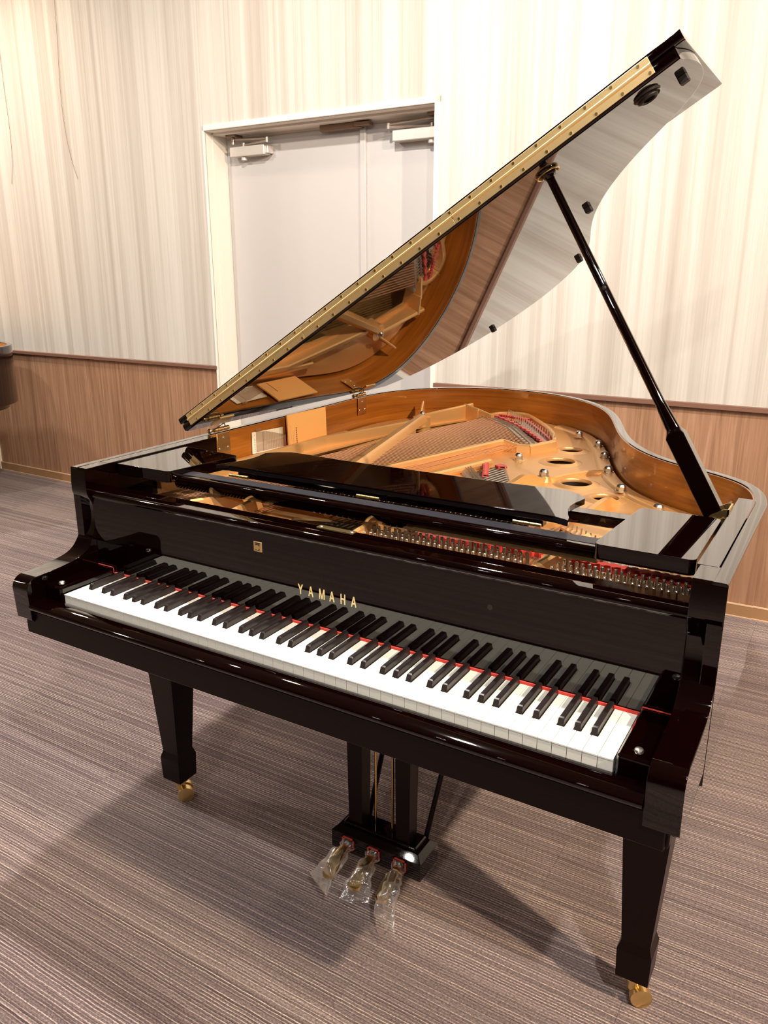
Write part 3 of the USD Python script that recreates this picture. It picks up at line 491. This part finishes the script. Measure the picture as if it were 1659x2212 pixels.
# felts
def ribbon(pts, w, z, h=0.005, jag=0.003):
    pts = np.array(pts, float); tck, _ = splprep(pts.T, s=0, k=min(3, len(pts) - 1)); q = np.array(splev(np.linspace(0, 1, 60), tck)).T
    N = normals2(q); wv = w / 2 + jag * np.sign(np.sin(np.arange(60) * 1.3)); V = np.vstack([np.c_[q + N * wv[:, None], np.full(60, z)], np.c_[q - N * wv[:, None], np.full(60, z)], np.c_[q + N * wv[:, None], np.full(60, z + h)], np.c_[q - N * wv[:, None], np.full(60, z + h)]])
    F = []
    for i in range(59):
        a, b, c, e = i, 60 + i, 120 + i, 180 + i
        F += [(c, c + 1, e + 1), (c, e + 1, e), (a, b, b + 1), (a, b + 1, a + 1), (a, a + 1, c + 1), (a, c + 1, c), (b, e, e + 1), (b, e + 1, b + 1)]
    m = trimesh.Trimesh(V, F, process=False); m.fix_normals(); return m
part(P, 'red_cloth', ribbon([(-0.345, 1.775), (-0.20, 1.635), (-0.09, 1.50), (0.0, 1.365)], 0.010, ZS - 0.004, 0.008), red_felt, smooth=False, label='red cloth woven through the bass string ends')
part(P, 'red_cloth', ribbon([(-0.345, 1.80), (-0.30, 1.785), (-0.24, 1.765), (-0.20, 1.755)], 0.014, ZS - 0.002, 0.008), red_felt, smooth=False)
part(P, 'red_cloth', ribbon([(-0.215, 1.755), (-0.12, 1.62), (0.0, 1.43)], 0.008, ZS - 0.008, 0.010, 0.0), red_felt, smooth=False)
part(P, 'aliquot_plate', ribbon([(-0.225, 1.735), (-0.13, 1.60), (-0.012, 1.425)], 0.030, ZS - 0.012, 0.006, 0.0), maple, smooth=False)
part(P, 'red_cloth', ribbon([(-0.065, 1.05), (-0.035, 0.985), (0.0, 0.90)], 0.011, 0.884, 0.006), red_felt, smooth=False)
part(P, 'red_cloth', ribbon([(-0.03, 1.055), (-0.018, 1.05), (-0.005, 1.035)], 0.020, 0.878, 0.006), red_felt, smooth=False)
for a, b in (((0.10, 0.325), (0.36, 0.360)), ((0.425, 0.345), (0.65, 0.345))):
    part(P, 'red_cloth', ribbon([a, lerp(a, b, .33), lerp(a, b, .66), b], 0.016, 0.888, 0.014, 0.002), red_felt, smooth=False)
# tuning pins and the little agraffes
for i in range(56):
    t = i / 55
    for row in range(3):
        x = 0.0 + 0.655 * t + row * 0.0038; y = 0.250 + row * 0.022 + 0.006 * math.sin(5 * t) + 0.004 * (i % 2)
        if 0.36 < x < 0.415: continue
        part(P, 'tuning_pin', cat(cyl((x, y, 0.881), (x, y - 0.002, 0.913), 0.0035, 10), lathe([(0.0035, 0), (0.0026, 0.0015), (0, 0.002)], (x, y - 0.002, 0.913), n=10)), nickel, smooth=40)
for i in range(20):
    part(P, 'agraffe', box(-0.22 + i * 0.0125, -0.2165 + i * 0.0125, 0.285, 0.289, 0.872, 0.892), dark_brass, smooth=False)
# damper heads
dm = [box(x - 0.004, x + 0.004, 0.40, 0.43, 0.895, 0.925) for x in np.linspace(-0.28, 0.3, 50)]
part(P, 'damper_heads', cat(*dm), satin_black, smooth=False, kind='stuff')

# ---- lid
HX, HZ, LT = -0.727, 0.999, math.radians(32.11); LTK = 0.021; YF = 0.527
def lid_t(mesh):                                       # (s, y, o) -> world
    v, fc = arr(mesh); s, y, o = v.T
    return trimesh.Trimesh(np.c_[HX + s * math.cos(LT) - o * math.sin(LT), y, HZ + s * math.sin(LT) + o * math.cos(LT)], fc, process=False)
lo = np.array([(0.715, YF), (0.724, 0.60), (0.719, 0.688), (0.700, 0.750), (0.670, 0.796), (0.62, 0.836), (0.56, 0.876), (0.505, 0.917), (0.453, 0.964), (0.404, 1.027), (0.352, 1.115), (0.303, 1.24), (0.243, 1.412), (0.173, 1.553), (0.105, 1.645), (0.017, 1.733), (-0.085, 1.795), (-0.19, 1.832), (-0.32, 1.850), (-0.45, 1.832), (-0.56, 1.780), (-0.66, 1.69), (-0.727, 1.58)])
tck, _ = splprep(lo.T, s=0.0006); lo = np.array(splev(np.linspace(0, 1, 150), tck)).T; lo[0] = (0.715, YF)
lidpoly = Polygon([(x - HX, y) for x, y in lo] + [(0.0, YF)]).buffer(0).intersection(sbox(0, YF, 2, 3))
lid = part(P, 'lid', lid_t(extrude(lidpoly, 0.0, LTK)), lacquer, smooth=30, label='raised black lid')
FS = 1.461
part(lid, 'lid_flap', lid_t(extrude(sbox(-0.004, YF + 0.002, FS, 0.914).buffer(-0.006).buffer(0.006), LTK + 0.0012, 2 * LTK)), lacquer, smooth=30, label='front flap folded back over the lid')
# rounded nose strips along both front edges, leaving a groove at the hinge
for o0, o1, s0, s1 in ((0.0, LTK, 0.0, 1.440), (LTK + 0.0012, 2 * LTK, -0.004, FS)):
    om = (o0 + o1) / 2; hh = (o1 - o0) / 2 - 0.0008
    prof = [(YF + 0.004, om - hh), (YF - 0.004, om - hh * 0.9), (YF - 0.006, om - hh * 0.5), (YF - 0.006, om + hh * 0.5), (YF - 0.004, om + hh * 0.9), (YF + 0.004, om + hh)]
    part(lid, 'front_edge', lid_t(extr_x(prof, s0, s1)), lacquer, smooth=35)
cuts3 = [0.030, 0.495, 0.955, 1.400]
for k in range(3):
    a, b = cuts3[k] + (0.0006 if k else 0), cuts3[k + 1] - 0.0006
    part(lid, 'piano_hinge', lid_t(cat(box(a, b, YF - 0.0074, YF - 0.0058, 0.0052, LTK - 0.0022, 0.0004), box(a, b, YF - 0.0074, YF - 0.0058, LTK + 0.0035, 2 * LTK - 0.0055, 0.0004), cyl((a, YF - 0.0085, LTK + 0.0005), (b, YF - 0.0085, LTK + 0.0005), 0.0032, 12))), hinge_brass, smooth=40, label='long brass piano hinge')
for s in np.linspace(0.05, 1.38, 26):
    for o in (0.0095, 2 * LTK - 0.0105):
        part(lid, 'hinge_screw', lid_t(cyl((s + (0.012 if o < 0.02 else 0), YF - 0.0086, o), (s + (0.012 if o < 0.02 else 0), YF - 0.0070, o), 0.0030, 10)), brass, smooth=40)
for s, y in ((1.425, 0.620), (1.078, 1.05), (0.868, 1.56), (0.408, 1.80)):
    part(lid, 'lid_buffer', lid_t(box(s - 0.009, s + 0.009, y - 0.009, y + 0.009, -0.013, 0.001, 0.002)), rubber)
ax_n = (math.sin(LT), 0, -math.cos(LT))
def lp(s, y, o=0.0): return np.array([HX + s * math.cos(LT) - o * math.sin(LT), y, HZ + s * math.sin(LT) + o * math.cos(LT)])
for s, y in ((1.144, 0.595), (1.365, 0.581)):
    part(lid, 'prop_cup', lathe([(0, 0.002), (0.010, 0.002), (0.011, 0.009), (0.0145, 0.0105), (0.018, 0.008), (0.019, 0.004), (0.024, 0.003), (0.026, 0.0), (0.026, -0.001)][::-1], lp(s, y), ax_n, 32), rubber if s > 1.3 else lacquer, smooth=35)
    part(lid, 'cup_ring', lathe([(0.0215, 0.0045), (0.023, 0.006), (0.0245, 0.0045), (0.023, 0.002), (0.0215, 0.0045)], lp(s, y), ax_n, 32), brass if s < 1.3 else lacquer, smooth=40)
# side hinges between rim and lid
for y in (0.640, 1.410):
    xr = np.interp(y, [0.4, 0.75, 1.1, 1.4], [-0.697, -0.705, -0.715, -0.722]) + 0.0005
    h = part(P, 'lid_hinge', cat(box(xr, xr + 0.003, y - 0.027, y + 0.027, 0.918 if y > 1 else 0.90, ZR - 0.002, 0.0008), *[cyl((xr - 0.004, y - 0.030 + k * 0.0122, 0.990), (xr - 0.004, y - 0.0188 + k * 0.0122, 0.990), 0.0062, 14) for k in range(5)]), brass, smooth=40, label='brass lid hinge')
    for dy, dz in ((-0.018, 0.935), (0.018, 0.935), (0.0, 0.965)): part(h, 'hinge_screw', lathe([(0.0042, 0), (0.003, 0.0015), (0, 0.002)], (xr + 0.003, y + dy, dz), (1, 0, 0), 12), nickel)
    part(h, 'upper_leaf', lid_t(box(0.012, 0.055, y - 0.030, y + 0.030, -0.003, 0.001, 0.0008)), brass)
    part(h, 'hinge_pin', cat(cyl((xr - 0.004, y - 0.045, 0.990), (xr - 0.004, y + 0.034, 0.990), 0.003, 10), lathe([(0, -0.004), (0.006, -0.003), (0.0075, 0), (0.006, 0.003), (0, 0.004)], (xr - 0.004, y - 0.048, 0.990), (0, 1, 0), 14)), brass)
    a = np.linspace(0, PI * 1.15, 14)
    part(h, 'retaining_wire', tube(np.c_[xr + 0.004 + 0.016 * np.sin(a), y - 0.048 + 0.055 * a / PI, 0.990 + 0.020 * np.sin(a * 0.8)], 0.0013, 6), rubber)
# lid prop
A, B = np.array([0.640, 0.5445, 0.962]), lp(1.144, 0.595, -0.006)
ax_ = (B - A) / np.linalg.norm(B - A); LG = np.linalg.norm(B - A)
side = np.array([0, 1.0, 0]); side -= ax_ * (side @ ax_); side /= np.linalg.norm(side); up = np.cross(ax_, side)
def pr(t, u, v): return A + ax_ * t * LG + side * u + up * v
def sect(t, w, h, b): return [pr(t, su * (w - b), sv * h) for su in (-1, 1) for sv in (-1, 1)] + [pr(t, su * w, sv * (h - b)) for su in (-1, 1) for sv in (-1, 1)]
low = hull(sect(0.0, 0.0155, 0.018, 0.002) + sect(0.235, 0.0155, 0.018, 0.002) + [pr(0.252, 0.0115 * math.cos(q), 0.014 * math.sin(q)) for q in np.linspace(0, 2 * PI, 17)[:-1]])
neck = hull([pr(0.248, 0.0115 * math.cos(q), 0.014 * math.sin(q)) for q in np.linspace(0, 2 * PI, 17)[:-1]] + [pr(0.33, 0.0100 * math.cos(q), 0.0105 * math.sin(q)) for q in np.linspace(0, 2 * PI, 17)[:-1]])
prop = part(P, 'lid_prop', cat(low, neck, cyl(pr(0.325, 0, 0), pr(0.995, 0, 0), 0.0102, 20, 0.0085), lathe([(0, 0.012), (0.006, 0.011), (0.011, 0.004), (0.0125, -0.004), (0.009, -0.010), (0, -0.012)], B, ax_, 20)), lacquer, smooth=35, label='black lid prop stick')
part(prop, 'prop_groove', cat(tube([pr(0.03, 0.0158, 0.006), pr(0.225, 0.0158, 0.006)], 0.0026, 8), tube([pr(0.03, 0.0158, -0.006), pr(0.225, 0.0158, -0.006)], 0.0022, 8), tube([pr(0.03, 0.006, 0.0182), pr(0.225, 0.006, 0.0182)], 0.0022, 8)), lacquer, label='second folding stick lying along the prop')
part(prop, 'prop_stud', lathe([(0.004, 0), (0.005, 0.003), (0.003, 0.006), (0, 0.0065)], pr(0.66, -0.009, -0.003), -side, 12), rubber)
sidep = lambda y: extr_y([(0.664, 0.935), (0.664, 0.988), (0.655, 0.988), (0.632, 0.974), (0.627, 0.966), (0.628, 0.954), (0.640, 0.940)], y, y + 0.0028)
br = cat(sidep(0.517), sidep(0.570), box(0.6608, 0.6638, 0.517, 0.5728, 0.93, 0.988), cyl((0.640, 0.514, 0.962), (0.640, 0.576, 0.962), 0.004, 12), lathe([(0.008, 0), (0.007, 0.003), (0, 0.004)], (0.640, 0.5165, 0.962), (0, -1, 0), 14), tube([(0.637, 0.5155, 0.958), (0.657, 0.5155, 0.972)], 0.0022, 8))
part(prop, 'prop_bracket', br, brass, smooth=35, label='brass prop bracket')

# ---- legs with casters
def leg(cx, cy, yawfoot=0.6):
    P4 = lambda h, z: [(cx + sx * h, cy + sy * h, z) for sx in (-1, 1) for sy in (-1, 1)]
    shaft = hull(P4(0.055, 0.636) + P4(0.0275, 0.158)); t = hull(P4(0.0275, 0.160) + P4(0.0335, 0.140)); ft = hull(P4(0.0335, 0.141) + P4(0.0315, 0.073))
    l = part(P, 'leg', cat(shaft, t, ft), satin_black, smooth=False, label='square tapered black leg')
    c, s = math.cos(yawfoot), math.sin(yawfoot); ax = np.array([c, s, 0]); fw = np.array([-s, c, 0]) * 0.012
    w0 = np.array([cx, cy, 0.0215]) + fw
    cs = cat(cyl(w0 - ax * 0.022, w0 - ax * 0.007, 0.0215, 24), cyl(w0 + ax * 0.007, w0 + ax * 0.022, 0.0215, 24), cyl(w0 - ax * 0.007, w0 + ax * 0.007, 0.018, 20), cyl((cx, cy, 0.03), (cx, cy, 0.0735), 0.012, 16), cyl((cx, cy, 0.062), (cx, cy, 0.0735), 0.024, 20), hull([tuple(w0 + ax * k * 0.006 + np.array([0, 0, z])) for k in (-1, 1) for z in (0.0, 0.03)] + [(cx + dx, cy + dy, 0.060) for dx in (-0.01, 0.01) for dy in (-0.01, 0.01)]))
    part(l, 'caster', cs, brass, smooth=40, label='brass twin-wheel caster')
leg(-0.628, 0.306, -0.75); leg(0.625, 0.304, -1.1); leg(-0.32, 1.52, 0.3)
part(P, 'leg_block', cat(box(-0.70, -0.555, 0.22, 0.40, 0.628, 0.64, 0.002), box(0.555, 0.70, 0.22, 0.40, 0.628, 0.64, 0.002), box(-0.42, -0.22, 1.40, 1.64, 0.63, 0.70, 0.003)), satin_black, smooth=False)

# ---- pedal lyre
chm = lambda x0, x1, y0, y1, z0, z1, c: hull([(x, y, z) for x in (x0, x1) for y in (y0, y1) for z in (z0, z1 - c)] + [(x, y, z1) for x in (x0 + c, x1 - c) for y in (y0 + c, y1 - c)])
ly = part(P, 'pedal_lyre', cat(chm(-0.108, 0.138, 0.297, 0.385, 0.068, 0.128, 0.014), box(-0.085, 0.115, 0.316, 0.370, 0.127, 0.137, 0.003)), lacquer, smooth=25, label='black pedal box of the lyre')
for x0, x1 in ((-0.076, -0.033), (0.056, 0.097)):
    part(ly, 'lyre_pillar', hull([(x, y, z) for x in (x0 + 0.003, x1 - 0.003) for y in (0.322, 0.358) for z in (0.134,)] + [(x, y, 0.636) for x in (x0 - 0.002, x1 + 0.002) for y in (0.318, 0.362)]), satin_black, smooth=False)
for x, y in ((-0.010, 0.343), (0.040, 0.338), (0.052, 0.356)):
    part(ly, 'pedal_rod', cyl((x, y, 0.13), (x, y, 0.640), 0.0032, 12), dark_brass, label='thin brass pedal rod')
for x0, x1 in ((-0.055, -0.07), (0.105, 0.12)):
    part(ly, 'lyre_brace', tube([(x0, 0.380, 0.105), (x1, 0.66, 0.66)], 0.0065, 10), satin_black)
for i, x in enumerate((-0.060, 0.012, 0.084)):
    o = np.linspace(0, 1, 9); yy = 0.300 - 0.088 * o; ww = 0.0085 + 0.0065 * np.clip((o - 0.15) / 0.6, 0, 1) ** 1.5; zz = 0.092 - 0.026 * o + 0.010 * np.sin(o * PI)
    pts = []
    slabs = [hull([(x + s * w_, y_, z_ + dz) for (y_, w_, z_) in ((yy[k], ww[k], zz[k]), (yy[k + 1], ww[k + 1], zz[k + 1])) for s in (-1, 1) for dz in (-0.005, 0.003)] + [(x, y_, z_ + 0.0055) for (y_, z_) in ((yy[k], zz[k]), (yy[k + 1], zz[k + 1]))]) for k in range(8)]
    tip = hull([(x + ww[-1] * math.cos(q), yy[-1] - 0.011 * math.sin(q), zz[-1] + dz) for q in np.linspace(0, PI, 9) for dz in (-0.0055, 0.003)])
    pd = part(ly, 'pedal', cat(*slabs, tip, box(x - 0.008, x + 0.008, 0.29, 0.31, 0.084, 0.097)), brass, smooth=40, label='brass pedal')
    part(ly, 'pedal_felt', cat(box(x - 0.017, x - 0.0135, 0.2945, 0.298, 0.076, 0.110), box(x + 0.0135, x + 0.017, 0.2945, 0.298, 0.076, 0.110), box(x - 0.017, x + 0.017, 0.2945, 0.298, 0.1065, 0.110), box(x - 0.017, x + 0.017, 0.2945, 0.298, 0.076, 0.0795)), red_felt, smooth=False, label='red felt frame around the pedal slot')

# ---- clear bags tied over the pedals
def bag(x, seed, skew, L, spread, label):
    g = np.random.default_rng(seed); nu, nv = 46, 64; V = np.zeros((nu, nv, 3))
    for i in range(nu):
        u = i / (nu - 1); y = 0.2955 - L * u
        zc = 0.091 - 0.028 * min(u / 0.8, 1) - 0.022 * max(0, u - 0.78) / 0.22; neck = math.exp(-((u - 0.17) / 0.09) ** 2); flare = math.exp(-(u / 0.08) ** 2)
        w = (0.0185 + 0.0075 * min(1, u / 0.6)) * (1 - 0.38 * neck) + 0.003 * flare + spread * max(0, u - 0.62) ** 1.3 * 2.0; h = (0.0135 + 0.006 * math.sin(u * PI)) * (1 - 0.30 * neck) * (1 if u < 0.76 else max(0.04, 1 - (u - 0.76) / 0.245))
        for j in range(nv):
            a = 2 * PI * j / nv; pk = 1 + 0.10 * math.sin(9 * a + seed) * math.exp(-((u - 0.2) / 0.25) ** 2)
            V[i, j] = (x + skew * u ** 1.6 + w * pk * math.cos(a), y + 0.020 * u * u * math.cos(a + seed), zc + h * pk * math.sin(a))
    fold = np.abs(meshkit.fbm(V.reshape(-1, 3) * 34 + seed * 10, 2, seed).reshape(nu, nv) - 0.5) * 2
    c = V.mean(1, keepdims=True); dirv = V - c; dirv /= np.maximum(np.linalg.norm(dirv, axis=2, keepdims=True), 1e-6)
    V = V + dirv * ((fold - 0.30) * 0.013)[..., None]; V[..., 2] = np.maximum(V[..., 2], 0.010); V[..., 1] = np.minimum(V[..., 1], 0.2935)
    F = []
    for i in range(nu - 1):
        for j in range(nv): F += [(i * nv + j, i * nv + (j + 1) % nv, (i + 1) * nv + (j + 1) % nv), (i * nv + j, (i + 1) * nv + (j + 1) % nv, (i + 1) * nv + j)]
    t = thing('plastic_bag', label, 'plastic bag', (x, 0.25, 0.05), 'clear bags tied over the pedals')
    part(t, 'bag_film', trimesh.Trimesh(V.reshape(-1, 3), F, process=False), bag_m, smooth=40)
    k = 8; part(t, 'rubber_band', tube((V[k] - V[k].mean(0)) * 1.04 + V[k].mean(0), 0.0014, 6, closed=True), band_m, label='pale rubber band')
bag(-0.060, 3, -0.018, 0.100, 0.022, 'crumpled clear plastic bag with a rubber band over the leftmost pedal')
bag(0.012, 6, 0.008, 0.104, 0.012, 'crumpled clear plastic bag with a rubber band over the middle pedal')
bag(0.084, 9, 0.030, 0.122, 0.024, 'crumpled clear plastic bag with a rubber band over the rightmost pedal')

# ---- papers tucked against the inside of the rim
def sheet(px, xs, dx):
    q = np.array([at(x, y, 0, xs) for x, y in px]); q[:, 0] = xs; v = np.vstack([q, q + (dx, 0, 0)])
    return trimesh.convex.convex_hull(v), q
XV = -0.7020
m, q = sheet([(617, 897), (701, 878.5), (704, 946), (622, 965)], XV, 0.004)
ev = thing('envelope', 'large orange paper envelope standing against the inner left side of the piano rim', 'envelope', q[3])
part(ev, 'paper', m, paper_orange, smooth=False)
def on(q, a, b, e=0.0043): # bilinear point on a sheet: a along the top, b downwards
    return (q[0] * (1 - a) + q[1] * a) * (1 - b) + (q[3] * (1 - a) + q[2] * a) * b + np.array((e, 0, 0))
def mark(q, a0, a1, b0, b1, e=0.0043):
    return hull([on(q, a, b, ee) for a in (a0, a1) for b in (b0, b1) for ee in (e - 0.0004, e)])
mk = []
for k in range(8): mk += [mark(q, 0.195, 0.225, 0.44 + k * 0.066, 0.44 + k * 0.066 + 0.012), mark(q, 0.205, 0.215, 0.44 + k * 0.066, 0.485 + k * 0.066), mark(q, 0.197, 0.224, 0.468 + k * 0.066, 0.478 + k * 0.066)]
part(ev, 'title_print', cat(*mk), ink, smooth=False)
part(ev, 'small_print', cat(mark(q, 0.075, 0.079, 0.33, 0.88), mark(q, 0.155, 0.159, 0.46, 0.95), *[mark(q, 0.118, 0.132, 0.56 + k * 0.05, 0.585 + k * 0.05) for k in range(7)]), ink_soft, smooth=False)
m, q = sheet([(543.5, 934.5), (610, 922), (612, 966), (545, 981)], XV + 0.001, 0.002)
fo = thing('form_sheet', 'white ruled paper form in a clear sleeve inside the piano, beside the orange envelope', 'paper form', q[3])
part(fo, 'paper', m, paper_white, smooth=False)
part(fo, 'ruled_lines', cat(*[mark(q, a, a + 0.004, 0.02, 0.97, 0.0023) for a in np.linspace(0.38, 0.98, 12)], mark(q, 0.36, 0.99, 0.56, 0.568, 0.0023)), ink_soft, smooth=False)
part(fo, 'form_print', cat(mark(q, 0.325, 0.348, 0.04, 0.95, 0.0023), *[mark(q, 0.06, 0.085, 0.30 + k * 0.08, 0.345 + k * 0.08, 0.0023) for k in range(8)], mark(q, 0.06, 0.075, 0.12, 0.17, 0.0023)), ink_soft, smooth=False)
m2, q2 = sheet([(552, 926), (562, 924), (565, 931), (554, 933)], XV + 0.0035, 0.0008)
sl = sheet([(552.5, 932.5), (575, 931), (583, 946.5), (617, 938), (618, 962), (554, 977)], XV + 0.0035, 0.0008)[0]
part(fo, 'clear_sleeve', cat(m2, sl), sleeve_m, smooth=False, label='clear plastic sleeve')

# ================================================================== SECOND PIANO at the left edge of the picture
Q = thing('grand_piano', 'dark brown grand piano tail seen cut off at the left edge of the photo', 'piano', (-4.6, 1.6, 0))
TX, TY = -5.62, 1.53
def tr(p): p = np.asarray(p, float); return np.c_[p[:, 1] + TX, -p[:, 0] + TY]
in2 = tr(inner); nr2 = np.c_[nrm[:, 1], -nrm[:, 0]]
part(Q, 'rim', sweep(in2, [(0.0, 0.62), (RT, 0.62), (RT + 0.002, 0.63), (RT + 0.002, 0.93), (RT + 0.006, 0.935), (RT + 0.006, ZR - 0.004), (RT + 0.002, ZR), (0.002, ZR), (0.0, ZR - 0.002)], nr2), brown_body, smooth=25)
part(Q, 'rim_veneer', sweep(in2[vi], [(0.0005, 0.80), (0.0005, ZR - 0.006), (-0.003, ZR - 0.007), (-0.003, 0.80)], nr2[vi]), veneer, smooth=25)
ring2 = Polygon(in2)
part(Q, 'iron_plate', extrude(ring2.buffer(-0.014), 0.86, ZP), iron_gold, smooth=False)
part(Q, 'bottom_board', cat(extrude(ring2.buffer(-0.03), 0.585, 0.66), extrude(ring2.buffer(-0.10), 0.55, 0.586)), brown_body, smooth=False)
for cx, cy in ((-3.93, 1.78), (-5.2, 2.1), (-5.2, 0.95)):
    P4 = lambda h, z: [(cx + sx * h, cy + sy * h, z) for sx in (-1, 1) for sy in (-1, 1)]
    l = part(Q, 'leg', cat(hull(P4(0.055, 0.60) + P4(0.03, 0.15)), hull(P4(0.035, 0.14) + P4(0.032, 0.07)), hull(P4(0.03, 0.15) + P4(0.035, 0.14))), brown_body, smooth=False)
    part(l, 'caster', cat(cyl((cx - 0.02, cy, 0.025), (cx + 0.02, cy, 0.025), 0.025, 20), cyl((cx, cy, 0.03), (cx, cy, 0.072), 0.014, 14)), rubber, smooth=40)
